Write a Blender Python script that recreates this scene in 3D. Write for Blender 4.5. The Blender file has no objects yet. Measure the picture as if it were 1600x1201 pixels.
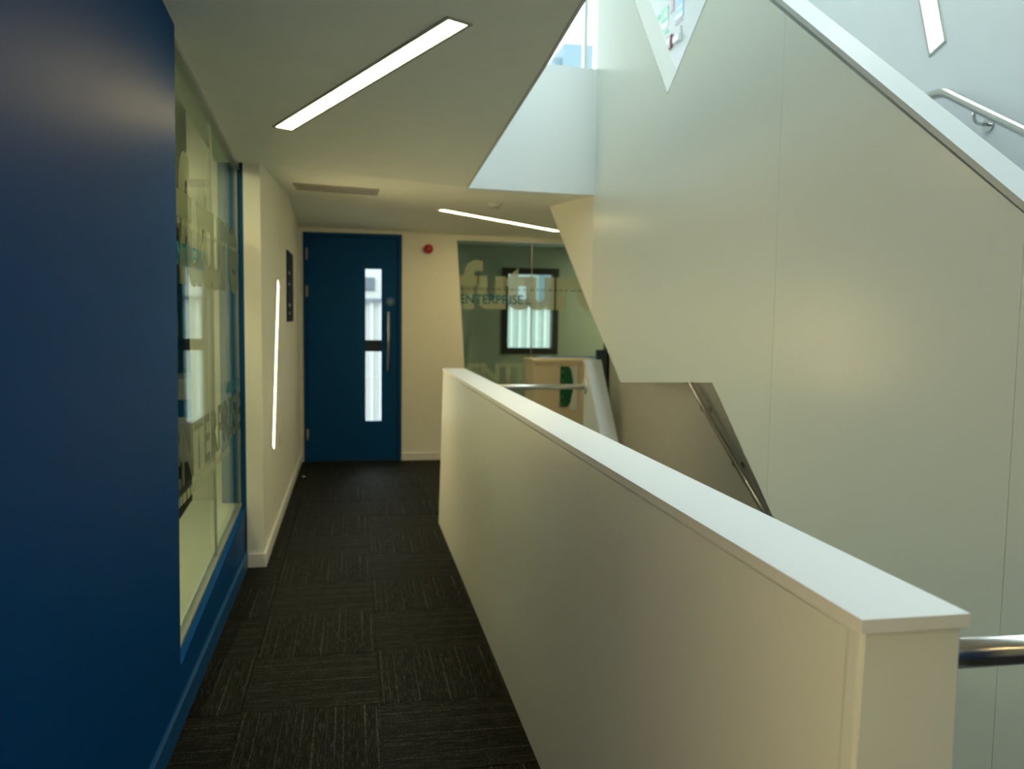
import bpy, bmesh, math, random
from mathutils import Vector, Matrix
random.seed(7)
S = bpy.context.scene
COL = S.collection

# ------------------------------------------------------------------ camera
cam_d = bpy.data.cameras.new('camera'); cam = bpy.data.objects.new('camera', cam_d); COL.objects.link(cam)
cam_d.sensor_fit = 'HORIZONTAL'; cam_d.sensor_width = 36.0; cam_d.lens = 1317 / 1600 * 36.0
cam_d.clip_start = 0.02
rot = Matrix(((0.982483, 0.001893, -0.186341), (-0.185865, 0.082152, -0.979135), (0.013455, 0.996618, 0.081065)))
cam.matrix_world = Matrix.Translation((0, 0, 1.47)) @ rot.to_4x4()
cam_d.dof.use_dof = True; cam_d.dof.focus_distance = 2.0; cam_d.dof.aperture_fstop = 3.8
S.camera = cam
# ------------------------------------------------------------------ sky (overcast day) and exposure
W = bpy.data.worlds.new('overcast_sky'); S.world = W; W.use_nodes = True
bg = W.node_tree.nodes['Background']; bg.inputs[0].default_value = (0.84, 0.95, 1.0, 1); bg.inputs[1].default_value = 4.6
S.cycles.max_bounces = 16; S.cycles.diffuse_bounces = 10; S.cycles.glossy_bounces = 6; S.cycles.transparent_max_bounces = 16
S.view_settings.view_transform = 'Standard'; S.view_settings.look = 'None'
S.view_settings.gamma = 1; S.view_settings.use_curve_mapping = False; S.view_settings.exposure = 0.55


def portal(name, loc, rot, sx, sy):
    d = bpy.data.lights.new(name, 'AREA'); d.shape = 'RECTANGLE'; d.size = sx; d.size_y = sy
    d.cycles.is_portal = True
    o = bpy.data.objects.new(name, d); o.location = loc; o.rotation_euler = rot; COL.objects.link(o)


portal('rooflight_portal', (1.70, 2.55, 5.18), (0, 0, 0), 1.7, 5.3)
portal('landing_window_portal', (1.70, 8.45, 4.2), (math.radians(-90), 0, 0), 1.75, 1.9)
LAMP = (1.0, 0.78, 0.38)

# ------------------------------------------------------------------ materials
MATS = {}


def nodes(name):
    m = bpy.data.materials.new(name); m.use_nodes = True
    nt = m.node_tree; return m, nt, nt.nodes['Principled BSDF'], nt.nodes['Material Output']


def mat(name, col, rough=0.5, metal=0.0, var=0.04, scale=6.0, bump=0.0, bscale=200.0, spec=0.5, coat=0.0):
    m, nt, p, out = nodes(name)
    tc = nt.nodes.new('ShaderNodeTexCoord')
    nz = nt.nodes.new('ShaderNodeTexNoise'); nz.inputs['Scale'].default_value = scale; nz.inputs['Detail'].default_value = 3
    nt.links.new(tc.outputs['Object'], nz.inputs['Vector'])
    mx = nt.nodes.new('ShaderNodeMix'); mx.data_type = 'RGBA'
    a = [max(0, c * (1 - var)) for c in col] + [1]; b = [min(1, c * (1 + var)) for c in col] + [1]
    mx.inputs[6].default_value = a; mx.inputs[7].default_value = b
    nt.links.new(nz.outputs['Fac'], mx.inputs[0]); nt.links.new(mx.outputs[2], p.inputs['Base Color'])
    p.inputs['Roughness'].default_value = rough; p.inputs['Metallic'].default_value = metal
    p.inputs['Specular IOR Level'].default_value = spec; p.inputs['Coat Weight'].default_value = coat
    if bump:
        n2 = nt.nodes.new('ShaderNodeTexNoise'); n2.inputs['Scale'].default_value = bscale
        nt.links.new(tc.outputs['Object'], n2.inputs['Vector'])
        bp = nt.nodes.new('ShaderNodeBump'); bp.inputs['Strength'].default_value = bump; bp.inputs['Distance'].default_value = 0.002
        nt.links.new(n2.outputs['Fac'], bp.inputs['Height']); nt.links.new(bp.outputs['Normal'], p.inputs['Normal'])
    MATS[name] = m; return m


def glow(name, col, strength):
    m, nt, p, out = nodes(name)
    tc = nt.nodes.new('ShaderNodeTexCoord'); nz = nt.nodes.new('ShaderNodeTexNoise'); nz.inputs['Scale'].default_value = 2
    nt.links.new(tc.outputs['Object'], nz.inputs['Vector'])
    mr = nt.nodes.new('ShaderNodeMapRange'); mr.inputs['To Min'].default_value = strength * .97; mr.inputs['To Max'].default_value = strength * 1.03
    nt.links.new(nz.outputs['Fac'], mr.inputs['Value']); nt.links.new(mr.outputs[0], p.inputs['Emission Strength'])
    p.inputs['Base Color'].default_value = (.8, .8, .8, 1); p.inputs['Emission Color'].default_value = (*col, 1)
    MATS[name] = m; return m


def glass(name, tint, refl=1.0):
    m, nt, p, out = nodes(name)
    nt.nodes.remove(p)
    t = nt.nodes.new('ShaderNodeBsdfTransparent'); t.inputs[0].default_value = (*tint, 1)
    g = nt.nodes.new('ShaderNodeBsdfGlossy'); g.inputs['Roughness'].default_value = 0.0; g.inputs[0].default_value = (.92, 1, .95, 1)
    lw = nt.nodes.new('ShaderNodeLayerWeight'); lw.inputs[0].default_value = .5
    pw = nt.nodes.new('ShaderNodeMath'); pw.operation = 'POWER'; pw.inputs[1].default_value = 5
    mr = nt.nodes.new('ShaderNodeMapRange'); mr.inputs['To Min'].default_value = .04 * refl; mr.inputs['To Max'].default_value = refl
    ms = nt.nodes.new('ShaderNodeMixShader')
    nt.links.new(lw.outputs['Facing'], pw.inputs[0]); nt.links.new(pw.outputs[0], mr.inputs['Value'])
    nt.links.new(mr.outputs[0], ms.inputs[0]); nt.links.new(t.outputs[0], ms.inputs[1]); nt.links.new(g.outputs[0], ms.inputs[2])
    nt.links.new(ms.outputs[0], out.inputs['Surface'])
    MATS[name] = m; return m


def film(name, col, cover):
    m, nt, p, out = nodes(name)
    p.inputs['Base Color'].default_value = (*col, 1); p.inputs['Roughness'].default_value = .6
    t = nt.nodes.new('ShaderNodeBsdfTransparent'); tl = nt.nodes.new('ShaderNodeBsdfTranslucent'); tl.inputs[0].default_value = (*col, 1)
    nz = nt.nodes.new('ShaderNodeTexNoise'); nz.inputs['Scale'].default_value = 40
    mr = nt.nodes.new('ShaderNodeMapRange'); mr.inputs['To Min'].default_value = cover - .03; mr.inputs['To Max'].default_value = cover + .03
    nt.links.new(nz.outputs['Fac'], mr.inputs['Value'])
    a = nt.nodes.new('ShaderNodeMixShader'); a.inputs[0].default_value = .5
    nt.links.new(p.outputs[0], a.inputs[1]); nt.links.new(tl.outputs[0], a.inputs[2])
    b = nt.nodes.new('ShaderNodeMixShader'); nt.links.new(mr.outputs[0], b.inputs[0])
    nt.links.new(t.outputs[0], b.inputs[1]); nt.links.new(a.outputs[0], b.inputs[2]); nt.links.new(b.outputs[0], out.inputs['Surface'])
    MATS[name] = m; return m


def carpet(name, along, base=(.005, .0055, .004), line=(.125, .127, .10)):
    """woven carpet tile: thin pale yarn lines running along one axis"""
    m, nt, p, out = nodes(name)
    tc = nt.nodes.new('ShaderNodeTexCoord'); L = nt.links.new

    def noise(sx, sy, detail):
        mp = nt.nodes.new('ShaderNodeMapping'); mp.inputs['Scale'].default_value = (sx, sy, 1) if along == 'y' else (sy, sx, 1)
        n = nt.nodes.new('ShaderNodeTexNoise'); n.inputs['Scale'].default_value = 1; n.inputs['Detail'].default_value = detail
        L(tc.outputs['Object'], mp.inputs['Vector']); L(mp.outputs[0], n.inputs['Vector']); return n

    def ramp(n, lo, hi):
        r = nt.nodes.new('ShaderNodeMapRange'); r.inputs['From Min'].default_value = lo; r.inputs['From Max'].default_value = hi
        L(n.outputs['Fac'], r.inputs['Value']); return r
    wide = ramp(noise(95, .6, 1), .57, .72)
    fine = ramp(noise(260, 14, 2), .48, .72)
    brk = ramp(noise(150, 120, 1), .35, .6)
    a = nt.nodes.new('ShaderNodeMath'); a.operation = 'MULTIPLY'; L(fine.outputs[0], a.inputs[0]); a.inputs[1].default_value = .55
    b = nt.nodes.new('ShaderNodeMath'); b.operation = 'MAXIMUM'; L(a.outputs[0], b.inputs[0]); L(wide.outputs[0], b.inputs[1])
    c = nt.nodes.new('ShaderNodeMath'); c.operation = 'MULTIPLY'; L(b.outputs[0], c.inputs[0]); L(brk.outputs[0], c.inputs[1])
    mx = nt.nodes.new('ShaderNodeMix'); mx.data_type = 'RGBA'; mx.inputs[6].default_value = (*base, 1); mx.inputs[7].default_value = (*line, 1)
    L(c.outputs[0], mx.inputs[0]); L(mx.outputs[2], p.inputs['Base Color'])
    p.inputs['Roughness'].default_value = .6; p.inputs['Specular IOR Level'].default_value = .06
    bp = nt.nodes.new('ShaderNodeBump'); bp.inputs['Strength'].default_value = .25; bp.inputs['Distance'].default_value = .002
    L(c.outputs[0], bp.inputs['Height']); L(bp.outputs['Normal'], p.inputs['Normal'])
    MATS[name] = m; return m


mat('paint', (.87, .86, .76), .55, bump=.05)
mat('ceiling_paint', (.87, .905, .82), .7, bump=.04)
mat('laminate', (.815, .865, .84), .27, var=.015, scale=2)
mat('coping_grey', (.58, .60, .60), .4, var=.01)
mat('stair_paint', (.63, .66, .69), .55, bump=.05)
mat('cap_white', (.83, .86, .88), .35, var=.01)
mat('blue_paint', (.0005, .064, .24), .45, var=.05, bump=.03, spec=.05)
mat('blue_gloss', (.002, .09, .28), .35, var=.05, spec=.3)
mat('door_blue', (.001, .064, .22), .5, var=.06, spec=.15)
mat('door_dark', (.004, .02, .04), .5)
mat('skirting', (.82, .81, .76), .4)
mat('steel_satin', (.85, .85, .82), .42, metal=1.0, var=.02)
mat('steel', (.58, .57, .55), .2, metal=1.0, var=.03, scale=40)
mat('alu', (.45, .46, .43), .4, metal=.6)
mat('frame_grey', (.40, .42, .38), .4)
mat('bead_grey', (.62, .65, .60), .5)
mat('hinge_satin', (.52, .50, .42), .5)
mat('bronze', (.50, .42, .30), .45, metal=1.0)
mat('red', (.45, .01, .015), .3)
mat('red_dark', (.22, .015, .02), .35)
mat('white_plastic', (.8, .8, .78), .4)
mat('grey_plastic', (.34, .33, .29), .5)
mat('dark_plastic', (.03, .03, .03), .5)
mat('navy_board', (.004, .012, .03), .6, spec=.08)
mat('pale_print', (.35, .40, .42), .5)
mat('green_sign', (.002, .12, .05), .5)
mat('green_print', (.10, .62, .34), .5)
mat('olive_print', (.16, .20, .08), .5)
mat('blue_sign', (.12, .38, .80), .4)
mat('pale_sign', (.72, .76, .76), .45)
mat('sign_disc', (.05, .14, .30), .5)
mat('brown_frame', (.030, .022, .016), .5)
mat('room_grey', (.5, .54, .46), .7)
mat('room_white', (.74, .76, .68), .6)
mat('cream_unit', (.72, .64, .47), .45, var=.02)
mat('dark_carpet', (.015, .016, .018), .9)
mat('concrete', (.42, .43, .42), .8, var=.15)
mat('clad_white', (.31, .31, .30), .5)
mat('clad_blue', (.09, .135, .16), .8)
mat('pane_grey', (.085, .10, .12), .7, spec=.1)
mat('wood', (.42, .28, .13), .5, var=.15)
mat('navy_fabric', (.006, .022, .06), .9)
glass('glass_green', (.91, .97, .88), .55)
glass('glass_back', (.87, .96, .89))
glass('glass_clear', (.96, .99, .98))
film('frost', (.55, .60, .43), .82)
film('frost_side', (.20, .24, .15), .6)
film('frost_faint', (.50, .55, .38), .55)
film('teal_film', (.0, .22, .34), .93)
film('olive_film', (.26, .28, .14), .35)
glow('lamp_glow', LAMP, 21.0)
glow('lamp_glow_strip', LAMP, 20.0)
glow('added_glow_room', (1.0, .85, .55), 52.0)  # for the unseen lamps added in the two rooms behind glass
glow('lamp_glow_cool', (1.0, .93, .80), 6.0)
carpet('carpet_y', 'y'); carpet('carpet_x', 'x')

# ------------------------------------------------------------------ mesh helpers


def link(name, me, m, parent=None):
    o = bpy.data.objects.new(name, me); COL.objects.link(o)
    if m and not me.materials: me.materials.append(MATS[m])
    if parent: o.parent = parent
    return o


def bm_obj(name, bm, m, parent=None, bevel=0.0, smooth=False):
    if bevel:
        es = [e for e in bm.edges if len(e.link_faces) == 2 and e.calc_face_angle(0) > .5]
        bmesh.ops.bevel(bm, geom=es, offset=bevel, segments=2, affect='EDGES', profile=.5)
    bmesh.ops.recalc_face_normals(bm, faces=bm.faces)
    me = bpy.data.meshes.new(name); bm.to_mesh(me); bm.free()
    if smooth:
        for p in me.polygons: p.use_smooth = True
    return link(name, me, m, parent)


def add_box(bm, a, b):
    vs = [bm.verts.new((x, y, z)) for x in (a[0], b[0]) for y in (a[1], b[1]) for z in (a[2], b[2])]
    for f in ((0, 1, 3, 2), (4, 6, 7, 5), (0, 4, 5, 1), (2, 3, 7, 6), (0, 2, 6, 4), (1, 5, 7, 3)):
        bm.faces.new([vs[i] for i in f])


def box(name, a, b, m, parent=None, bevel=0.0):
    bm = bmesh.new(); add_box(bm, a, b); return bm_obj(name, bm, m, parent, bevel)


def add_prism(bm, pts, d):
    """closed solid: polygon pts (3D) extruded by vector d"""
    d = Vector(d); A = [bm.verts.new(p) for p in pts]; B = [bm.verts.new(Vector(p) + d) for p in pts]
    n = len(pts); bm.faces.new(A); bm.faces.new(B[::-1])
    for i in range(n): bm.faces.new((A[i], A[(i + 1) % n], B[(i + 1) % n], B[i]))


def prism(name, pts, d, m, parent=None, bevel=0.0):
    bm = bmesh.new(); add_prism(bm, pts, d); return bm_obj(name, bm, m, parent, bevel)


def yz(x, pts): return [(x, y, z) for y, z in pts]
def xz(y, pts): return [(x, y, z) for x, z in pts]


def add_tube(bm, pts, r, n=16, cap=True):
    pts = [Vector(p) for p in pts]; rings = []; up = Vector((0, 0, 1))
    for i, p in enumerate(pts):
        t = (pts[min(i + 1, len(pts) - 1)] - pts[max(i - 1, 0)]).normalized()
        u = t.cross(up)
        if u.length < 1e-4: u = t.cross(Vector((1, 0, 0)))
        u.normalize(); v = t.cross(u)
        rr = r[i] if isinstance(r, (list, tuple)) else r
        rings.append([bm.verts.new(p + (u * math.cos(k * 2 * math.pi / n) + v * math.sin(k * 2 * math.pi / n)) * rr) for k in range(n)])
    for a, b in zip(rings, rings[1:]):
        for k in range(n): bm.faces.new((a[k], a[(k + 1) % n], b[(k + 1) % n], b[k]))
    if cap: bm.faces.new(rings[0][::-1]); bm.faces.new(rings[-1])


def tube(name, pts, r, m, parent=None, n=16):
    bm = bmesh.new(); add_tube(bm, pts, r, n); o = bm_obj(name, bm, m, parent)
    for p in o.data.polygons: p.use_smooth = len(p.vertices) == 4
    return o


def rounded(pts, rad, seg=6):
    """fillet the inner corners of a polyline"""
    pts = [Vector(p) for p in pts]; out = [pts[0]]
    for a, b, c in zip(pts, pts[1:], pts[2:]):
        p = b + (a - b).normalized() * rad; q = b + (c - b).normalized() * rad
        for i in range(seg + 1):
            t = i / seg; out.append(p * (1 - t) ** 2 + b * 2 * t * (1 - t) + q * t * t)
    return out + [pts[-1]]


def empty(name, loc=(0, 0, 0)):
    o = bpy.data.objects.new(name, None); o.location = loc; o.empty_display_size = .1; COL.objects.link(o); return o


def tag(o, label, cat, group=None, kind=None):
    o['label'] = label; o['category'] = cat
    if group: o['group'] = group
    if kind: o['kind'] = kind
    return o


def struct(o, label, cat): return tag(o, label, cat, kind='structure')


def text_mesh(name, body, place, m, parent, offset=0.0, spacing=1.0):
    """flat lettering; place(u, v) maps the 0..1 text box to a 3D point"""
    c = bpy.data.curves.new(name, 'FONT'); c.body = body; c.offset = offset; c.space_character = spacing; c.resolution_u = 6
    t = bpy.data.objects.new('tmp', c); COL.objects.link(t)
    dg = bpy.context.evaluated_depsgraph_get(); me = bpy.data.meshes.new_from_object(t.evaluated_get(dg))
    bpy.data.objects.remove(t); bpy.data.curves.remove(c)
    xs = [v.co.x for v in me.vertices]; ys = [v.co.y for v in me.vertices]
    x0, x1, y0, y1 = min(xs), max(xs), min(ys), max(ys)
    for v in me.vertices: v.co = place((v.co.x - x0) / (x1 - x0), (v.co.y - y0) / (y1 - y0))
    me.name = name; me.materials.clear()
    return link(name, me, m, parent)


def flat_bars(name, rects, place, m, parent):
    bm = bmesh.new()
    for u0, v0, u1, v1 in rects:
        bm.faces.new([bm.verts.new(place(u, v)) for u, v in ((u0, v0), (u1, v0), (u1, v1), (u0, v1))])
    me = bpy.data.meshes.new(name); bm.to_mesh(me); bm.free(); o = link(name, me, m, parent); o['kind'] = 'stuff'; return o


def word_bars(n, v0, v1, seed):
    r = random.Random(seed); out = []; u = 0.0
    while u < 1:
        w = r.uniform(.02, .05); out.append((u, v0, min(1, u + w), v1)); u += w + r.uniform(.008, .016)
    return out


# ================================================================== SETTING
# ---- floor slabs and carpet tiles
XL, XW, XG = -.605, -.505, -.645        # blue wall plane, white wall plane, side glazing plane
PX0, PX1 = .60, .77                     # parapet
XS, XR, YB = 1.60, 2.66, 8.50           # stair side wall, right wall, back wall

bm = bmesh.new()
add_box(bm, (-4.2, -3, -.30), (.77, 8.66, -.008))
add_box(bm, (.77, 5.72, -.30), (1.70, 8.5, -.008))
add_box(bm, (1.70, 6.25, -.30), (2.66, 8.5, -.008))
add_box(bm, (.77, -3, -.30), (2.66, .95, -.008))
floor = struct(bm_obj('floor', bm, 'dark_carpet'), 'dark carpeted corridor floor laid in striped square tiles', 'floor')
PT = .507
tile_mesh = {}


def tile(i, j, x0, x1, y0, y1):
    d = 'y' if (i + j) % 2 == 0 else 'x'; g = .0011
    key = (d, round(x1 - x0, 3), round(y1 - y0, 3))
    if key not in tile_mesh:
        b = bmesh.new(); w, h = (x1 - x0) / 2 - g, (y1 - y0) / 2 - g
        add_box(b, (-w, -h, -.0085), (w, h, 0)); me = bpy.data.meshes.new('carpet_tile')
        bmesh.ops.recalc_face_normals(b, faces=b.faces); b.to_mesh(me); b.free(); me.materials.append(MATS['carpet_' + d]); tile_mesh[key] = me
    o = bpy.data.objects.new('carpet_tile', tile_mesh[key]); COL.objects.link(o); o.parent = floor
    o.location = ((x0 + x1) / 2, (y0 + y1) / 2, random.uniform(-.0008, .0004))


for j in range(-6, 11):
    for i in range(-2, 6):
        x0, x1 = .102 + i * PT, .102 + (i + 1) * PT; y0, y1 = 3.12 + j * PT, 3.12 + (j + 1) * PT
        x0 = max(x0, XL); y1 = min(y1, YB); x1 = min(x1, XR)
        if y0 > 4.8: x0 = max(x0, XW)
        if y1 < 5.86: x1 = min(x1, .615)
        if i > 0 and y0 < 5.7: continue
        if i >= 3 and y0 < 6.2: continue
        if x1 - x0 > .03 and y1 - y0 > .03: tile(i, j, x0, x1, y0, y1)

# ---- left blue wall with the low rising sill
wl = prism('wall_left', yz(XL, [(-3, 0), (5.06, 0), (5.06, .345), (3.09, .205), (3.20, 2.70), (-3, 3.1)]), (-.13, 0, 0), 'blue_paint')
struct(wl, 'deep blue painted wall with raked edge along the left side', 'wall')
bb = prism('baseboard_left', [(XL + .012, -3, 0), (XL + .012, -3, .085), (XL + .006, -3, .095), (XL, -3, .095), (XL, -3, 0)], (0, 7.98, 0), 'blue_gloss')
struct(bb, 'blue painted skirting board along the blue wall', 'skirting')
# ---- white wall beyond the glazing
bm = bmesh.new(); add_box(bm, (-.598, 4.98, 0), (XW, 8.5, 2.75)); add_box(bm, (-.92, 5.13, 0), (-.598, 8.5, 2.75))
struct(bm_obj('wall_left_far', bm, 'paint'), 'white painted corridor wall holding a slanted light strip', 'wall')
bm = bmesh.new(); add_box(bm, (XW, 4.966, 0), (XW + .014, 8.5, .078)); add_box(bm, (-.594, 4.966, 0), (XW, 4.98, .078))
struct(bm_obj('baseboard_left_far', bm, 'skirting', bevel=.003), 'white skirting board along the white corridor wall', 'skirting')

# ---- side glazing (window_1)
w1 = empty('window_1', (XG, 4.1, 0)); struct(w1, 'frameless side glazing with frosted lettering between blue jambs', 'window')


def child(o, p):
    o.parent = p; o.matrix_parent_inverse = Matrix.Translation(p.location).inverted(); return o


def sill(y): return .205 + (y - 3.09) * (.345 - .205) / (5.06 - 3.09)
def zc1(x, y): return 2.755 - .088 * y + .02 * x


for ya, yb in ((3.085, 4.175), (4.185, 5.055)):
    child(prism('pane', yz(XG - .006, [(ya, sill(ya) + .004), (yb, sill(yb) + .004), (yb, zc1(XG, yb) - .012), (ya, zc1(XG, ya) - .012)]), (.012, 0, 0), 'glass_green'), w1)
child(prism('joint_seal', yz(XG - .005, [(4.175, sill(4.175) + .005), (4.185, sill(4.185) + .005), (4.185, zc1(XG, 4.185) - .015), (4.175, zc1(XG, 4.175) - .015)]), (.010, 0, 0), 'alu'), w1)
child(prism('sill_channel', yz(XG - .014, [(3.09, sill(3.09)), (5.06, sill(5.06)), (5.06, sill(5.06) + .014), (3.09, sill(3.09) + .014)]), (.028, 0, 0), 'alu'), w1)
child(prism('head_channel', yz(XG - .02, [(3.12, zc1(XG, 3.12) - .022), (5.06, zc1(XG, 5.06) - .022), (5.06, zc1(XG, 5.06) + .02), (3.12, zc1(XG, 3.12) + .02)]), (.04, 0, 0), 'frame_grey'), w1)
child(box('end_channel', (XG - .007, 5.043, .345), (XG + .007, 5.06, 2.31), 'alu'), w1)
child(box('jamb', (XG - .10, 5.06, 0), (-.598, 5.13, 2.36), 'blue_gloss'), w1)
LX = XG + .0085


def lplace(y0, y1, z0, z1): return lambda u, v: (LX, y0 + u * (y1 - y0), z0 + v * (z1 - z0))


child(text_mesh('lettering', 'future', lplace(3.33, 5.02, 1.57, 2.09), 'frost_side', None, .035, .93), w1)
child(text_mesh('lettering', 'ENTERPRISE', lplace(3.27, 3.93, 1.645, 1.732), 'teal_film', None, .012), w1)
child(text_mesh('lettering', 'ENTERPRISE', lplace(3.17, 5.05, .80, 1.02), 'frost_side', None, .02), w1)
child(flat_bars('small_print', word_bars(30, 0, 1, 3), lplace(3.2, 5.05, 1.80, 1.822), 'frost_faint', None), w1)
child(flat_bars('small_print', word_bars(30, 0, 1, 4), lplace(3.2, 4.6, .735, .772), 'frost', None), w1)
child(flat_bars('small_print', [(0, 0, .08, 1), (.2, 0, .3, 1), (.3, .85, .5, 1), (.3, 0, .5, .15), (.45, 0, .55, 1), (.7, 0, .78, 1), (.9, 0, 1, 1)], lplace(4.55, 5.0, 1.045, 1.10), 'teal_film', None), w1)

# ---- dim room behind the side glazing
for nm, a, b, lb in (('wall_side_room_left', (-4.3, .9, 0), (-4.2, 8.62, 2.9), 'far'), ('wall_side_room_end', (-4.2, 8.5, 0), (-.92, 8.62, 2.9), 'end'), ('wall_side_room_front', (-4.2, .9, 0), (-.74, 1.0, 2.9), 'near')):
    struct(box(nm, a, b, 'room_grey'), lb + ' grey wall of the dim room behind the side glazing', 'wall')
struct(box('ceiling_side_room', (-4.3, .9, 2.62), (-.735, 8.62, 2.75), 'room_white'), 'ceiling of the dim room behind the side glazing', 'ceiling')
sl = prism('window_bench', [(-.662, 3.10, sill(3.10) + .001), (-.662, 3.10, sill(3.10) + .016), (-.662, 5.125, sill(5.125) + .016), (-.662, 5.125, sill(5.125) + .001)], (-.263, 0, 0), 'room_white', bevel=.003)
box('support', (-.90, 3.15, 0), (-.74, 5.10, .20), 'room_white', sl)
tag(sl, 'low cream window bench just inside the side glazing', 'bench')
dk = empty('reception_desk', (-1.6, 7.1, 0)); tag(dk, 'white and blue desk standing in the dim side room', 'desk')
child(box('worktop', (-2.6, 6.85, .79), (-.96, 7.5, .95), 'room_white', bevel=.004), dk)
child(box('front_panel', (-2.55, 6.95, .64), (-1.0, 7.45, .79), 'blue_gloss'), dk)
child(box('plinth', (-2.58, 6.88, .30), (-.98, 7.45, .64), 'room_white'), dk)
child(box('base', (-2.5, 7.0, 0), (-1.05, 7.4, .30), 'dark_plastic'), dk)
cb = empty('tall_cupboard', (-1.8, 8.3, 0)); tag(cb, 'tall navy cupboard against the end wall of the side room', 'cupboard')
child(box('carcass', (-2.5, 8.1, 0), (-.98, 8.495, 2.15), 'navy_fabric'), cb)
for q in range(3): child(box('cupboard_door', (-2.49 + q * .505, 8.08, .03), (-1.995 + q * .505, 8.1, 2.13), 'navy_fabric', bevel=.003), cb)

# ---- back wall
bm = bmesh.new()
add_prism(bm, xz(YB, [(.487, 0), (1.188, 0), (1.036, 2.22), (.487, 2.22)]), (0, .12, 0))
add_box(bm, (-.92, YB, 2.255), (.487, YB + .12, 2.95)); add_box(bm, (.487, YB, 2.22), (2.66, YB + .12, 2.95))
add_box(bm, (-.92, YB, 0), (-.467, YB + .12, 2.255))
struct(bm_obj('wall_back', bm, 'paint'), 'cream end wall around the blue door', 'wall')
struct(box('baseboard_back', (.487, YB - .014, 0), (1.19, YB, .075), 'skirting', bevel=.003), 'white skirting board right of the blue door', 'skirting')

# ---- blue door (door_1)
d1 = empty('door_1', (.01, YB, 0)); struct(d1, 'blue door with narrow glazed vision strip at the corridor end', 'door')
bm = bmesh.new(); Y0, Y1 = YB - .012, YB + .11
add_box(bm, (-.467, Y0, 0), (-.436, Y1, 2.255)); add_box(bm, (.452, Y0, 0), (.487, Y1, 2.255)); add_box(bm, (-.436, Y0, 2.222), (.452, Y1, 2.255))
add_box(bm, (-.48, YB + .056, 0), (-.41, Y1, 2.27)); add_box(bm, (.425, YB + .056, 0), (.50, Y1, 2.27)); add_box(bm, (-.436, YB + .056, 2.195), (.452, Y1, 2.27))
child(bm_obj('frame', bm, 'door_blue'), d1)
bm = bmesh.new(); Y0, Y1 = YB + .008, YB + .055; XA, XB = .130, .288
for a, b in (((-.432, .006), (XA, 2.218)), ((XB, .006), (.448, 2.218)), ((XA, .006), (XB, .40)), ((XA, 1.914), (XB, 2.218))):
    add_box(bm, (a[0], Y0, a[1]), (b[0], Y1, b[1]))
child(bm_obj('leaf', bm, 'door_blue'), d1)
child(box('threshold', (-.436, YB - .008, -.006), (.452, YB + .12, .0075), 'door_dark'), d1)
child(box('mid_rail', (XA, YB + .012, 1.098), (XB, YB + .05, 1.212), 'door_dark'), d1)
child(box('pane', (XA, YB + .026, .40), (XB, YB + .034, 1.098), 'glass_clear'), d1)
child(box('pane', (XA, YB + .026, 1.212), (XB, YB + .034, 1.914), 'glass_clear'), d1)
for z in (1.99, 1.63, .22):
    h = child(tube('hinge', [(-.434, YB - .004, z), (-.434, YB - .004, z + .11)], .011, 'hinge_satin', None, 12), d1)
hd = tube('handle', [(.354, YB - .05, .915), (.358, YB - .05, 1.495)], .011, 'bronze', None, 14); child(hd, d1)
for z in (.97, 1.44): tube('standoff', [(.356, YB - .05, z), (.356, YB + .01, z)], .008, 'bronze', hd, 10)
dc = tube('door_sign', [(.375, YB + .002, 1.596), (.375, YB + .009, 1.596)], .045, 'sign_disc', None, 28); child(dc, d1)
flat_bars('print_line', [(0, 0, 1, .18), (.15, .38, .85, .56), (0, .8, 1, .98)], lambda u, v: (.352 + u * .046, YB + .0015, 1.58 + v * .034), 'pale_print', dc)

# ---- end glazing (window_2)
w2 = empty('window_2', (1.85, YB, 0)); struct(w2, 'tinted green glazed screen with large frosted lettering at corridor end', 'window')
GY = YB + .045
child(prism('pane', xz(GY, [(1.186, .012), (1.826, .012), (1.812, 2.215), (1.036, 2.215)]), (0, .012, 0), 'glass_back'), w2)
child(prism('pane', xz(GY, [(1.836, .012), (2.658, .012), (2.658, 2.215), (1.822, 2.215)]), (0, .012, 0), 'glass_back'), w2)
child(prism('joint_seal', xz(GY + .001, [(1.826, .012), (1.836, .012), (1.822, 2.215), (1.812, 2.215)]), (0, .010, 0), 'alu'), w2)
child(box('floor_channel', (1.186, GY - .012, 0), (2.658, GY + .024, .014), 'alu'), w2)
child(box('clamp', (1.815, GY - .008, 1.035), (1.845, GY + .02, 1.065), 'steel'), w2)
TY = GY - .003


def bplace(x0, x1, z0, z1): return lambda u, v: (x0 + u * (x1 - x0), TY, z0 + v * (z1 - z0))


child(text_mesh('lettering', 'future', bplace(1.07, 2.62, 1.53, 2.03), 'frost', None, .035, .93), w2)
child(text_mesh('lettering', 'ENTERPRISE', lambda u, v: (1.075 + u * .655, TY - .001, 1.588 + v * .095), 'teal_film', None, .012), w2)
child(flat_bars('small_print', [(0, 0, 1, 1)], lambda u, v: (1.75 + u * .07, TY - .001, 1.59 + v * .01), 'teal_film', None), w2)
child(text_mesh('lettering', 'ENTERPRISE', bplace(1.165, 2.60, .78, .985), 'frost', None, .035), w2)
child(flat_bars('small_print', word_bars(30, 0, 1, 9), lambda u, v: (1.08 + u * 1.45, TY - .001, 1.725 + v * .028), 'olive_film', None), w2)

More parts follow.
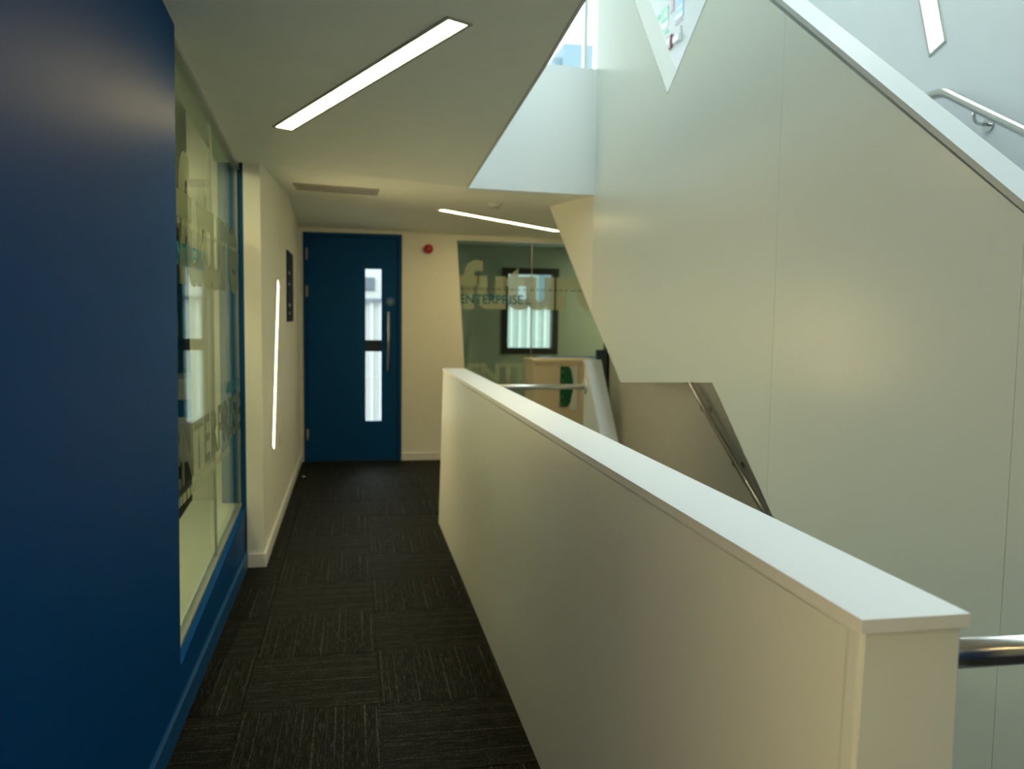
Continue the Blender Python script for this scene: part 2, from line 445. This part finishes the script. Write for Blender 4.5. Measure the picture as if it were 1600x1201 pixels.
# ---- room behind the end glazing
bm = bmesh.new()
WX0, WX1, WZ0, WZ1, WY = 2.03, 2.83, .945, 2.13, 11.5
add_box(bm, (.9, WY, 0), (WX0, WY + .2, 2.8)); add_box(bm, (WX1, WY, 0), (3.5, WY + .2, 2.8)); add_box(bm, (4.9, WY, 0), (5.2, WY + .2, 2.8)); add_box(bm, (3.5, WY, 0), (4.9, WY + .2, .9)); add_box(bm, (3.5, WY, 2.2), (4.9, WY + .2, 2.8))
add_box(bm, (WX0, WY, 0), (WX1, WY + .2, WZ0)); add_box(bm, (WX0, WY, WZ1), (WX1, WY + .2, 2.8))
add_box(bm, (.9, YB + .12, 0), (1.0, WY, 2.8)); add_box(bm, (5.1, YB + .12, 0), (5.2, WY, 2.8)); add_box(bm, (2.66, YB, 0), (5.2, YB + .12, 2.8))
struct(bm_obj('wall_end_room', bm, 'room_grey'), 'grey walls of the room behind the lettered end glazing', 'wall')
struct(box('floor_end_room', (.9, YB, -.1), (5.2, WY + .2, -.004), 'dark_carpet'), 'dark floor of the room behind the end glazing', 'floor')
struct(box('ceiling_end_room', (.9, YB + .12, 2.42), (5.2, WY, 2.55), 'room_white'), 'ceiling of the room behind the end glazing', 'ceiling')
w3 = empty('window_3', (2.43, WY, .945)); struct(w3, 'small bright window in a dark frame behind the end glazing', 'window')
bm = bmesh.new(); f = .085
add_box(bm, (WX0, WY - .02, WZ0), (WX0 + f, WY + .12, WZ1)); add_box(bm, (WX1 - f, WY - .02, WZ0), (WX1, WY + .12, WZ1))
add_box(bm, (WX0 + f, WY - .02, WZ0), (WX1 - f, WY + .12, WZ0 + f)); add_box(bm, (WX0 + f, WY - .02, WZ1 - f), (WX1 - f, WY + .12, WZ1))
child(bm_obj('frame', bm, 'brown_frame', bevel=.003), w3)
child(box('pane', (WX0 + f, WY + .05, WZ0 + f), (WX1 - f, WY + .06, WZ1 - f), 'glass_clear'), w3)

w6 = empty('added_window', (4.2, WY, .9)); struct(w6, 'unseen wide window added to bring daylight into the room behind the end glazing', 'window')  # out of view, added to let more daylight into the end room
bm = bmesh.new()
for x in (3.5, 4.84): add_box(bm, (x, WY, .9), (x + .06, WY + .1, 2.2))
for z in (.9, 2.14): add_box(bm, (3.56, WY, z), (4.84, WY + .1, z + .06))
child(bm_obj('frame', bm, 'brown_frame'), w6); child(box('pane', (3.56, WY + .05, .96), (4.84, WY + .06, 2.14), 'glass_clear'), w6)

# ---- ceiling: folded plasterboard facets
A = (-.53, 5.0, zc1(-.53, 5.0)); B = (.735, 5.47, 2.29); Cc = (1.60, 5.55, 2.29); FR = (1.456, 6.257, 2.29); FL = (-.53, 7.184, 2.429)
WLp = (-.53, 8.52, 2.30); WRp = (2.66, 8.52, 2.25); RR = (2.66, 5.55, 2.27)
near = [(x, y, zc1(x, y)) for x, y in ((-.74, -3), (2.66, -3), (2.66, -.6), (.765, -.6), (.765, 3.4))] + [B, A, (-.74, 5.0, zc1(-.74, 5.0))]
bm = bmesh.new()
for poly in (near[:5] + near[5:], [A, B, FL], [B, FR, FL], [B, Cc, FR], [FL, FR, WRp], [FL, WRp, WLp], [FR, Cc, RR, WRp]):
    add_prism(bm, poly, (0, 0, .34))
ceil = struct(bm_obj('ceiling', bm, 'ceiling_paint'), 'folded white plasterboard ceiling over the corridor', 'ceiling')
bm = bmesh.new()
for (xa, ya), (xb, yb) in (((.767, -.6), (.767, 3.4)), ((.767, 3.4), (.737, 5.44))):
    za, zb = zc1(xa, ya) - .004, zc1(xb, yb) - .004
    vs = [bm.verts.new(v) for v in ((xa - .012, ya, za), (xa, ya, za), (xa, ya, za + .36), (xa - .012, ya, za + .36), (xb - .012, yb, zb), (xb, yb, zb), (xb, yb, zb + .36), (xb - .012, yb, zb + .36))]
    for f in ((0, 1, 2, 3), (4, 7, 6, 5), (0, 4, 5, 1), (1, 5, 6, 2), (2, 6, 7, 3), (3, 7, 4, 0)): bm.faces.new([vs[k] for k in f])
tr = bm_obj('trim_1', bm, 'bead_grey')
struct(tr, 'grey metal bead edging the ceiling beside the stairwell', 'trim')


def tri_z(t, x, y):
    a, b, c = map(Vector, t); n = (b - a).cross(c - a); return a.z - (n.x * (x - a.x) + n.y * (y - a.y)) / n.z


# ---- stairwell: upper landing edge, right wall, upper walls, roof with rooflight
struct(prism('wall_landing', [(.727, 5.445, 2.283), (1.60, 5.525, 2.283), (1.60, 5.525, 3.105), (.727, 5.445, 3.105)], (0, .10, 0), 'cap_white'), 'pale panel facing the edge of the upper landing', 'panel')
struct(box('floor_landing', (-.74, 5.6, 2.72), (2.66, 8.5, 2.95), 'concrete'), 'slab of the upper landing', 'floor')
struct(prism('floor_upper', [(-.74, -3, 3.06), (.765, -3, 3.06), (.765, 5.6, 2.80), (-.74, 5.6, 2.80)], (0, 0, .08), 'concrete'), 'slab of the upper corridor', 'floor')
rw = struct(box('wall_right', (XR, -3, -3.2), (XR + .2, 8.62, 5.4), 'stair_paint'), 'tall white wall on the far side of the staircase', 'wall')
struct(box('baseboard_right', (XR - .016, 6.2, 0), (XR, 8.5, .10), 'wood', bevel=.003), 'timber skirting at the foot of the stair wall', 'skirting')
bm = bmesh.new()
add_box(bm, (-.86, -3, 2.6), (-.74, 8.62, 5.4)); add_box(bm, (-.86, -3.12, 0), (2.86, -3, 5.4))
add_box(bm, (-.74, YB, 2.95), (.83, YB + .12, 5.4)); add_box(bm, (2.58, YB, 2.95), (2.66, YB + .12, 5.4)); add_box(bm, (.83, YB, 2.95), (2.58, YB + .12, 3.2)); add_box(bm, (.83, YB, 5.2), (2.58, YB + .12, 5.4))
struct(bm_obj('wall_upper', bm, 'paint'), 'white walls closing the upper floor', 'wall')
w4 = empty('window_4', (1.7, YB, 3.2)); struct(w4, 'bright window at the back of the upper landing', 'window')
bm = bmesh.new()
for x in (.83, 2.32, 2.54): add_box(bm, (x, YB + .03, 3.2), (x + .04, YB + .09, 5.2))
add_box(bm, (.83, YB + .03, 3.2), (2.58, YB + .09, 3.24)); add_box(bm, (.83, YB + .03, 5.16), (2.58, YB + .09, 5.2))
child(bm_obj('frame', bm, 'cap_white'), w4)
child(box('pane', (.87, YB + .055, 3.24), (2.32, YB + .063, 5.16), 'glass_clear'), w4)
child(box('pane', (2.36, YB + .055, 3.24), (2.54, YB + .063, 5.16), 'glass_clear'), w4)
bm = bmesh.new(); RX0, RX1, RY0, RY1 = .83, 2.57, -.1, 5.2
add_box(bm, (-.86, -3.12, 5.4), (RX0, 8.62, 5.55)); add_box(bm, (RX1, -3.12, 5.4), (2.86, 8.62, 5.55))
add_box(bm, (RX0, -3.12, 5.4), (RX1, RY0, 5.55)); add_box(bm, (RX0, RY1, 5.4), (RX1, 8.62, 5.55))
struct(bm_obj('ceiling_upper', bm, 'ceiling_paint'), 'roof over the stairwell with a long rooflight', 'ceiling')
w5 = empty('window_5', (1.7, 2.5, 5.5)); struct(w5, 'long rooflight above the stairwell', 'window')
for k in range(4):
    ya = RY0 + k * (RY1 - RY0) / 4
    child(box('pane', (RX0, ya + .03, 5.46), (RX1, ya + (RY1 - RY0) / 4 - .03, 5.47), 'glass_clear'), w5)
bm = bmesh.new()
for k in range(5):
    y = RY0 + k * (RY1 - RY0) / 4; add_box(bm, (RX0, y - .03, 5.42), (RX1, y + .03, 5.52))
child(bm_obj('glazing_bar', bm, 'cap_white'), w5)
struct(box('floor_lower', (-.1, -3, -3.3), (2.86, 8.62, -3.2), 'concrete'), 'floor of the storey below', 'floor')
struct(box('wall_below', (.60, -3, -3.2), (.77, 8.62, -.30), 'paint'), 'wall below the corridor in the stairwell', 'wall')
bm = bmesh.new(); add_box(bm, (.6, -3.12, -3.2), (2.86, -3, 0)); add_box(bm, (.6, 8.5, -3.2), (2.86, 8.62, -.3))
struct(bm_obj('wall_below_end', bm, 'paint'), 'end walls of the stairwell below', 'wall')

# ---- clad side of the upper stair flight
CAPM = (2.671 - 1.762) / (3.044 - 1.802)


def capz(y): return 1.762 + (y - 1.802) * CAPM


PK = (3.56, capz(3.56)); TIP = (4.228, 2.62); EDGE = .02
outline = [(.93, -.32), (1.67, -.32), (2.964, .707), (3.564, 1.183), (4.881, 1.078), (5.56, 1.50), (5.56, 4.05), (5.42, 4.0), TIP, (3.60, 3.03), (.93, capz(.93) - EDGE)]
core = [(.94, -.31), (1.66, -.31), (2.96, .715), (3.56, 1.192), (4.877, 1.088), (5.55, 1.51), (5.55, 4.04), (5.43, 3.99), (4.228, 2.615), (3.60, 3.02), (.94, capz(.94) - EDGE - .003)]
ws = prism('wall_stair', yz(XS + .012, core), (.088, 0, 0), 'laminate')
struct(ws, 'pale laminate clad side of the stair flight with a notch cut in its top', 'wall')


def clip(poly, y0, y1):
    def half(p, f, yv):
        out = []
        for a, b in zip(p, p[1:] + p[:1]):
            ia, ib = f(a[0]), f(b[0])
            if ia: out.append(a)
            if ia != ib: t = (yv - a[0]) / (b[0] - a[0]); out.append((yv, a[1] + t * (b[1] - a[1])))
        return out
    return half(half(poly, lambda y: y >= y0, y0), lambda y: y <= y1, y1)


for a, b in ((.93, 1.7959), (1.7981, 3.0189), (3.0211, 5.56)):
    prism('cladding_panel', yz(XS, clip(outline, a, b)), (.012, 0, 0), 'laminate', ws)
# sloped coping on the stair side
bm = bmesh.new()
add_prism(bm, [(XS - .003, .90, capz(.90)), (XS + .112, .90, capz(.90)), (XS + .112, .90, capz(.90) - .022), (XS - .003, .90, capz(.90) - .022)], (0, 2.68, 2.68 * CAPM))
cp = bm_obj('coping', bm, 'coping_grey', ws, bevel=.002)
# notch edging
for p, q in ((TIP, (5.42, 4.0)), (TIP, (3.60, 3.03))):
    n = Vector((0, q[1] - p[1], -(q[0] - p[0]))).normalized() * .004
    if n.z < 0: n = -n
    prism('notch_edge', [(XS - .001, p[0], p[1]), (XS - .001, q[0], q[1]), Vector((XS - .001, q[0], q[1])) + n, Vector((XS - .001, p[0], p[1])) + n], (.10, 0, 0), 'frame_grey', ws)
# folded end facet, under the landing
fc = prism('wall_stair_fold', [(XS, 5.555, 1.495), (XS, 5.555, 2.30), (1.456, 6.257, 2.30)], (.09, .02, 0), 'paint')
struct(fc, 'triangular wall facet under the upper landing', 'wall')

# ---- parapet
LEAN = .025


def px(z): return PX0 + (z / 1.1) * LEAN       # the corridor face leans slightly outwards


YN, YF = .925, 5.86
bm = bmesh.new()
add_prism(bm, [(px(0) + .004, YN + .004, -.25), (PX1 - .002, YN + .004, -.25), (PX1 - .002, YN + .004, 1.082), (px(1.1) + .004, YN + .004, 1.082)], (0, YF - YN - .006, 0))
pw = struct(bm_obj('wall_parapet', bm, 'laminate'), 'waist-high laminate clad parapet wall beside the stairwell', 'parapet')
prism('side_panel', [(px(0), YN + .030, .003), (px(1.076), YN + .030, 1.074), (px(1.076) + .006, YN + .030, 1.074), (px(0) + .006, YN + .030, .003)], (0, YF - YN - .03, 0), 'laminate', pw, bevel=.0015)
prism('corner_strip', [(px(0) + .001, YN + .008, .003), (px(1.08) + .001, YN + .008, 1.081), (px(1.08) + .006, YN + .008, 1.081), (px(0) + .006, YN + .008, .003)], (0, .019, 0), 'laminate', pw)
prism('end_panel', [(px(0) + .006, YN, .003), (PX1 - .006, YN, .003), (PX1 - .006, YN, 1.08), (px(1.1) + .006, YN, 1.08)], (0, .006, 0), 'laminate', pw, bevel=.0015)
prism('far_end_panel', [(px(0) + .004, YF - .006, .003), (PX1 - .004, YF - .006, .003), (PX1 - .004, YF - .006, 1.08), (px(1.1) + .004, YF - .006, 1.08)], (0, .006, 0), 'laminate', pw)
box('cap', (px(1.1) - .004, YN - .006, 1.082), (PX1 + .004, YF + .006, 1.10), 'cap_white', pw, bevel=.002)

# ---- low raked wall at the head of the descending stairs
lw = prism('wall_stair_down', yz(XS + .002, [(5.71, -1.2), (5.71, 1.14), (5.648, 1.148), (5.20, .60), (3.0, -.75), (3.0, -2.0)]), (.096, 0, 0), 'laminate')
struct(lw, 'low raked balustrade wall at the head of the descending stairs', 'balustrade')
prism('coping', yz(XS - .004, [(5.715, 1.142), (5.652, 1.150), (5.204, .602), (3.0, -.745), (3.0, -.72), (5.19, .625), (5.645, 1.175), (5.715, 1.166)]), (.108, 0, 0), 'cap_white', lw, bevel=.003)
# stair flights
sd = empty('stair_down', (2.18, 6.2, 0)); struct(sd, 'stairs descending beyond the low raked wall', 'stairs')
for k in range(9): child(box('step', (1.70, 6.25 - (k + 1) * .28, -.175 * (k + 1) - .16), (2.655, 6.25 - k * .28, -.175 * (k + 1)), 'concrete'), sd)
su = empty('stair_up', (2.18, 1.1, 0)); struct(su, 'stairs rising behind the clad stair side', 'stairs')
for k in range(9): child(box('step', (1.70, 1.1 + k * .27, .175 * k + (.0 if k else .0)), (2.655, 1.1 + (k + 1) * .27 + .02, .175 * (k + 1)), 'concrete'), su)
child(box('half_landing', (1.70, 3.53, 1.42), (2.655, 4.9, 1.575), 'concrete'), su)
for k in range(7): child(box('step', (1.70, 4.9 + k * .10, 1.575 + .175 * k), (2.655, 5.0 + k * .10 + .02, 1.575 + .175 * (k + 1)), 'concrete'), su)


# ================================================================== THINGS
def handrail(name, label, pts, wall_x, bracket_pts, r=.0215, fillet=.06):
    root = empty(name, pts[0]); tag(root, label, 'handrail')
    child(tube('rail', rounded(pts, fillet) if len(pts) > 2 else pts, r, 'steel', None, 20), root)
    for b in bracket_pts:
        x, y, z = b
        arm = child(tube('bracket', rounded([(x, y, z - r * .6), (x, y, z - .07), (wall_x, y, z - .07)], .035), .007, 'steel', None, 10), root)
        tube('rose', [(wall_x - .008, y, z - .07), (wall_x, y, z - .07)], .032, 'steel', arm, 20)
    return root


def on_line(p, q, y): t = (y - p[1]) / (q[1] - p[1]); return (p[0], y, p[2] + t * (q[2] - p[2]))


# wall handrail of the up flight (top right)
P0, P1, P2 = (2.585, 4.55, 2.490), (2.585, 3.42, 2.490), (2.585, 1.30, 1.29)
handrail('handrail', 'polished steel handrail on the white stair wall at upper right', [P0, P1, P2], XR, [on_line(P1, P2, 3.22), on_line(P1, P2, 2.2), (2.585, 4.2, 2.49)])
# wall handrail of the down flight
Q0, Q1, Q2 = (2.585, 7.2, .985), (2.585, 6.20, .985), (2.585, 4.0, -.262)
handrail('handrail', 'steel handrail descending on the brown-lit wall under the stair flight', [Q0, Q1, Q2], XR, [on_line(Q1, Q2, 5.95), on_line(Q1, Q2, 5.38), on_line(Q1, Q2, 4.6)])


def cross_rail(label, y, z, r, m='steel'):
    root = empty('guard_rail', (PX1, y, z)); tag(root, label, 'rail')
    child(tube('rail', [(PX1, y, z), (XS, y, z)], r, m, None, 24), root)
    for x, s in ((PX1, 1), (XS, -1)): child(tube('flange', [(x, y, z), (x + s * .012, y, z)], .05, m, None, 24), root)


cross_rail('steel guard rail bridging to the low raked wall behind the far parapet end', 5.665, .985, .019, 'steel_satin')
cross_rail('thick steel guard rail leaving the near end of the parapet', 1.06, .984, .0215)


def lamp(name, label, group, p0, p1, width, n, m, frame=.013):
    """recessed strip light: p0-p1 centre line on a surface, n = outward normal"""
    p0, p1, n = Vector(p0), Vector(p1), Vector(n).normalized(); a = (p1 - p0).normalized(); s = a.cross(n).normalized()
    root = empty(name, p0); tag(root, label, 'light', group)
    h = width / 2
    child(prism('diffuser', [p0 + s * h + n * .0025, p1 + s * h + n * .0025, p1 - s * h + n * .0025, p0 - s * h + n * .0025], -n * .012, m), root)
    bm = bmesh.new(); e0, e1 = p0 - a * frame, p1 + a * frame; H = h + frame
    for quad in ((e0 + s * H, e1 + s * H, e1 + s * h, e0 + s * h), (e0 - s * h, e1 - s * h, e1 - s * H, e0 - s * H),
                 (e0 + s * h, p0 + s * h, p0 - s * h, e0 - s * h), (p1 + s * h, e1 + s * h, e1 - s * h, p1 - s * h)):
        add_prism(bm, [q + n * .005 for q in quad], -n * .012)
    child(bm_obj('frame', bm, 'frame_grey'), root)
    return root


zl = lambda x, y: (x, y, zc1(x, y))
lamp('ceiling_light', 'long white strip light in the ceiling above the parapet', 'strip lights', zl(-.325, 4.325), zl(.367, 3.03), .082, (.02, -.088, -1), 'lamp_glow')
T2 = (FL, FR, WRp); zt = lambda x, y: (x, y, tri_z(T2, x, y))
a_, b_, c_ = map(Vector, T2); n2 = (b_ - a_).cross(c_ - a_); n2 = -n2 if n2.z > 0 else n2
lamp('ceiling_light', 'white strip light in the low ceiling before the lettered glass screen', 'strip lights', zt(.735, 7.14), zt(1.93, 7.93), .082, n2, 'lamp_glow')
lamp('wall_light', 'slanted strip light set in the white corridor wall', 'strip lights', (XW, 5.60, .60), (XW, 6.07, 1.68), .10, (1, 0, 0), 'lamp_glow_strip', .008)
lamp('wall_light', 'slanted strip light high on the stair wall', 'strip lights', (XR, 3.575, 2.735), (XR, 3.95, 3.87), .095, (-1, 0, 0), 'lamp_glow_cool')
lamp('ceiling_light', 'unseen strip light added to brighten the dim side room', 'strip lights', (-1.35, 3.0, 2.62), (-1.35, 4.4, 2.62), .08, (0, 0, -1), 'added_glow_room')  # added out of view to brighten the bench and side room
lamp('ceiling_light', 'unseen strip light added to brighten the room behind the end glazing', 'strip lights', (3.9, 9.6, 2.42), (3.9, 11.0, 2.42), .08, (0, 0, -1), 'added_glow_room')  # added out of view to lift the end room
lamp('ceiling_light', 'unseen strip light added in the ceiling behind the viewpoint', 'strip lights', zl(-.30, -1.0), zl(.36, -2.2), .082, (.02, -.088, -1), 'lamp_glow')  # added behind the camera as extra corridor light

lamp('wall_light', 'unseen slanted strip light added on the blue wall beside the viewpoint', 'strip lights', (XL, .08, .60), (XL, .55, 1.68), .10, (1, 0, 0), 'lamp_glow_strip', .008)  # added beside the camera to brighten the near parapet face

# ceiling grille on the folded facet
T3 = (A, B, FL); zg = lambda x, y, d=0: Vector((x, y, tri_z(T3, x, y) - d))
vg = empty('ceiling_vent', zg(-.1, 6.3)); tag(vg, 'beige slatted ventilation grille in the ceiling near the door', 'vent')
gx0, gx1, gy0, gy1 = -.40, .19, 6.06, 6.58
bm = bmesh.new()
for x0, x1, y0, y1 in ((gx0, gx1, gy0, gy0 + .03), (gx0, gx1, gy1 - .03, gy1), (gx0, gx0 + .03, gy0 + .03, gy1 - .03), (gx1 - .03, gx1, gy0 + .03, gy1 - .03)):
    add_prism(bm, [zg(x0, y0, .006), zg(x1, y0, .006), zg(x1, y1, .006), zg(x0, y1, .006)], (0, 0, .007))
child(bm_obj('frame', bm, 'grey_plastic'), vg)
for k in range(9):
    y = gy0 + .035 + k * .05
    child(prism('slat', [zg(gx0 + .03, y, .001), zg(gx1 - .03, y, .001), zg(gx1 - .03, y + .042, .006), zg(gx0 + .03, y + .042, .006)], (0, 0, .003), 'grey_plastic'), vg)

# smoke detector
zd = tri_z((B, FR, FL), 1.06, 6.36)
sd_ = empty('smoke_detector', (1.06, 6.36, zd)); tag(sd_, 'round white smoke detector on the ceiling before the glass screen', 'detector')
child(tube('base', [(1.06, 6.36, zd), (1.06, 6.36, zd - .016), (1.06, 6.36, zd - .02)], [.052, .052, .047], 'white_plastic', None, 28), sd_)
child(tube('chamber', [(1.06, 6.36, zd - .02), (1.06, 6.36, zd - .04), (1.06, 6.36, zd - .047)], [.036, .033, .02], 'white_plastic', None, 24), sd_)
child(tube('sensor_ring', [(1.06, 6.36, zd - .032), (1.06, 6.36, zd - .038)], .0355, 'grey_plastic', None, 24), sd_)

# red sounder
al = empty('fire_alarm_sounder', (.748, YB, 2.123)); tag(al, 'round red fire alarm sounder between the blue door and the glass screen', 'alarm')
child(tube('base', [(.748, YB, 2.123), (.748, YB - .022, 2.123)], .042, 'red', None, 28), al)
child(tube('dome', [(.748, YB - .022, 2.123), (.748, YB - .05, 2.123), (.748, YB - .066, 2.123), (.748, YB - .072, 2.123)], [.046, .044, .032, .012], 'red', None, 28), al)

# notice board on white wall
nb = empty('wall_sign', (XW, 7.15, 1.68)); tag(nb, 'narrow navy notice board on the white wall beside the door', 'sign')
child(box('board', (XW, 6.86, 1.40), (XW + .012, 7.47, 1.96), 'navy_board', bevel=.002), nb)
np_ = lambda y0, y1, z0, z1: (lambda u, v: (XW + .0125, y0 + u * (y1 - y0), z0 + v * (z1 - z0)))
for z0, z1, sd2 in ((1.775, 1.80, 1), (1.69, 1.71, 2), (1.52, 1.545, 5), (1.46, 1.475, 6)):
    child(flat_bars('print_line', word_bars(9, 0, 1, sd2 * 3)[: 9], np_(6.92, 7.40, z0, z1), 'pale_print', None), nb)
# socket plate
sk = empty('switch_plate', (XW, 6.1, .585)); tag(sk, 'small white switch plate low on the white wall by the light strip', 'switch')
child(box('plate', (XW, 6.06, .535), (XW + .008, 6.15, .625), 'white_plastic', bevel=.002), sk)
child(box('rocker', (XW + .008, 6.09, .56), (XW + .012, 6.12, .60), 'white_plastic', bevel=.001), sk)

# cream pedestal unit with the green sign
pu = empty('pedestal_unit', (2.1, 8.1, 0)); tag(pu, 'cream pedestal unit standing before the lettered glass screen', 'cabinet')
child(box('body', (1.72, 7.90, .04), (2.36, 8.34, 1.03), 'cream_unit', bevel=.004), pu)
child(box('top', (1.71, 7.89, 1.03), (2.37, 8.35, 1.053), 'cream_unit', bevel=.003), pu)
child(box('plinth', (1.75, 7.94, 0), (2.33, 8.30, .04), 'dark_plastic'), pu)
gs = empty('green_sign', (2.03, 7.9, .6)); tag(gs, 'green sign with clipped corners fixed to the cream pedestal unit', 'sign')
child(prism('plate', xz(7.897, [(1.975, .60), (2.045, .60), (2.078, .64), (2.112, .80), (2.082, .955), (2.06, .99), (1.975, .995)]), (0, -.008, 0), 'green_sign', bevel=.001), gs)
child(flat_bars('print_line', [(0, .03, .6, .09), (.1, .2, .7, .27), (0, .42, .5, .47), (.1, .62, .8, .69), (0, .85, .7, .92)], lambda u, v: (1.985 + u * .03, 7.8885, .61 + v * .37), 'olive_print', None), gs)
pl = box('notice_sheet', (2.085, 7.893, .57), (2.15, 7.897, .99), 'pale_sign'); tag(pl, 'pale grey sheet beside the green sign on the pedestal unit', 'notice')

# dark desk items in the end room
dd = empty('office_desk', (3.0, 10.2, 0)); tag(dd, 'blue topped desk in the room behind the end glazing', 'desk')
child(box('top', (2.3, 9.8, .92), (3.6, 10.6, .96), 'blue_gloss', bevel=.004), dd)
for x in (2.34, 3.52):
    for y in (9.84, 10.52): child(box('leg', (x, y, 0), (x + .04, y + .04, .92), 'dark_plastic'), dd)
oc = empty('office_chair', (3.05, 9.45, 0)); tag(oc, 'dark office chair behind the end glazing', 'chair')
child(box('seat', (2.85, 9.25, .44), (3.3, 9.68, .52), 'navy_fabric', bevel=.02), oc)
child(box('backrest', (2.87, 9.66, .60), (3.28, 9.73, 1.08), 'navy_fabric', bevel=.02), oc)
child(tube('stem', [(3.075, 9.46, .06), (3.075, 9.46, .44)], .03, 'dark_plastic', None, 12), oc)
child(tube('back_bar', rounded([(3.075, 9.5, .46), (3.075, 9.72, .46), (3.075, 9.72, .7)], .08), .016, 'dark_plastic', None, 10), oc)
for k in range(5):
    an = k * 2 * math.pi / 5; child(tube('foot', [(3.075, 9.46, .08), (3.075 + .27 * math.cos(an), 9.46 + .27 * math.sin(an), .04)], [.022, .016], 'dark_plastic', None, 10), oc)

# signs on the stair wall seen through the notch
SXX = XR - .004


def wall_plate(name, label, cat, y0, y1, z0, z1, m, th=.004):
    return tag(box(name, (XR - th, y0, z0), (XR, y1, z1), m), label, cat)


g1 = wall_plate('exit_sign', 'green square safety sign on the stair wall seen through the notch', 'sign', 7.06, 7.21, 4.02, 4.13, 'green_print')
sp = lambda u, v: (XR - .0045, 7.205 - u * .14, 4.025 + v * .10)
flat_bars('pictogram', [(.42, .72, .56, .88), (.3, .4, .62, .70), (.2, .15, .34, .42), (.55, .12, .7, .42), (.78, .1, .95, .9)], sp, 'pale_sign', g1)
wall_plate('exit_sign', 'small green strip sign left of the green square sign on the stair wall', 'sign', 7.26, 7.31, 4.08, 4.12, 'green_print')
wall_plate('notice_sheet', 'pale sheet with green foot under the green square sign on the stair wall', 'notice', 7.055, 7.20, 3.96, 4.015, 'pale_sign')
wall_plate('safety_label', 'little green label above the red call point', 'sign', 7.06, 7.14, 3.905, 3.935, 'green_print')
b1 = wall_plate('blue_notice', 'blue fire action notice on the stair wall seen through the notch', 'sign', 6.72, 6.885, 3.93, 4.22, 'blue_sign')
flat_bars('print_line', [(0, .58, 1, .62), (.1, .3, .9, .33), (.0, .0, 1, .14)], lambda u, v: (XR - .0045, 6.88 - u * .155, 3.935 + v * .28), 'pale_sign', b1)
wall_plate('red_label', 'thin red strip under the blue notice on the stair wall', 'sign', 6.72, 6.885, 3.90, 3.912, 'red_dark')
wall_plate('red_label', 'upright red sign between the green sign and the blue notice', 'sign', 6.93, 7.0, 4.04, 4.16, 'red_dark')
cpn = empty('call_point', (XR, 6.99, 3.80)); tag(cpn, 'red fire call point on the stair wall seen through the notch', 'alarm')
child(box('case', (XR - .022, 6.94, 3.745), (XR, 7.04, 3.85), 'red_dark', bevel=.004), cpn)
child(box('glass_plate', (XR - .025, 6.955, 3.77), (XR - .022, 7.025, 3.83), 'pale_sign'), cpn)
ub = empty('wall_unit', (XR, 6.81, 3.78)); tag(ub, 'small white unit on the stair wall right of the call point', 'unit')
child(box('case', (XR - .03, 6.75, 3.75), (XR, 6.87, 3.80), 'white_plastic', bevel=.006), ub)
child(tube('cable', [(XR - .004, 6.75, 3.80), (XR - .004, 6.75, 3.86)], .003, 'grey_plastic', None, 8), ub)

# scrap of paper on the carpet
bm = bmesh.new(); random.seed(3)
vs = [bm.verts.new((-.426 + .022 * math.cos(k) * random.uniform(.6, 1.2), 7.68 + .022 * math.sin(k) * random.uniform(.6, 1.2), random.uniform(.001, .012))) for k in (0, 1, 2, 3, 4, 5)]
ctr = bm.verts.new((-.426, 7.68, .018)); low = bm.verts.new((-.426, 7.68, .0005))
for k in range(6): bm.faces.new((vs[k], vs[(k + 1) % 6], ctr)); bm.faces.new((vs[(k + 1) % 6], vs[k], low))
tag(bm_obj('paper_scrap', bm, 'white_plastic'), 'crumpled white scrap of paper on the carpet near the door', 'litter')

# ================================================================== OUTSIDE
struct(box('ground', (-30, 8.7, -4.2), (40, 60, -4.0), 'concrete'), 'pale paved ground outside', 'ground')
fb = empty('neighbour_building', (2, 15, -4)); tag(fb, 'white ribbed building facing the end windows', 'building')
child(box('wall', (-8, 15.0, -4), (12, 19, 1.70), 'clad_white'), fb)
for k in range(128):
    x = -7.9 + k * .155
    child(box('cladding_rib', (x, 14.95, -4), (x + .05, 15.0, 1.68), 'clad_white'), fb)
child(box('parapet_flashing', (-8, 14.9, 1.68), (12, 15.0, 1.74), 'pane_grey'), fb)
hb = empty('upper_block', (0, 21, -4)); tag(hb, 'taller pale building with grey window behind the ribbed one', 'building')
child(box('wall', (-10, 21, -4), (14, 26, 5.8), 'clad_white'), hb)
child(box('window_pane', (.10, 20.95, 2.05), (.55, 21.0, 2.36), 'pane_grey'), hb)
bb2 = empty('blue_block', (4.2, 16, -4)); tag(bb2, 'blue grey rooftop block outside the upper landing window', 'building')
child(box('wall', (4.75, 19.2, -4), (5.45, 20.5, 7.68), 'clad_blue'), bb2)
child(box('lower_roof', (4.55, 19.4, -4), (4.75, 20.5, 7.4), 'clad_blue'), bb2)
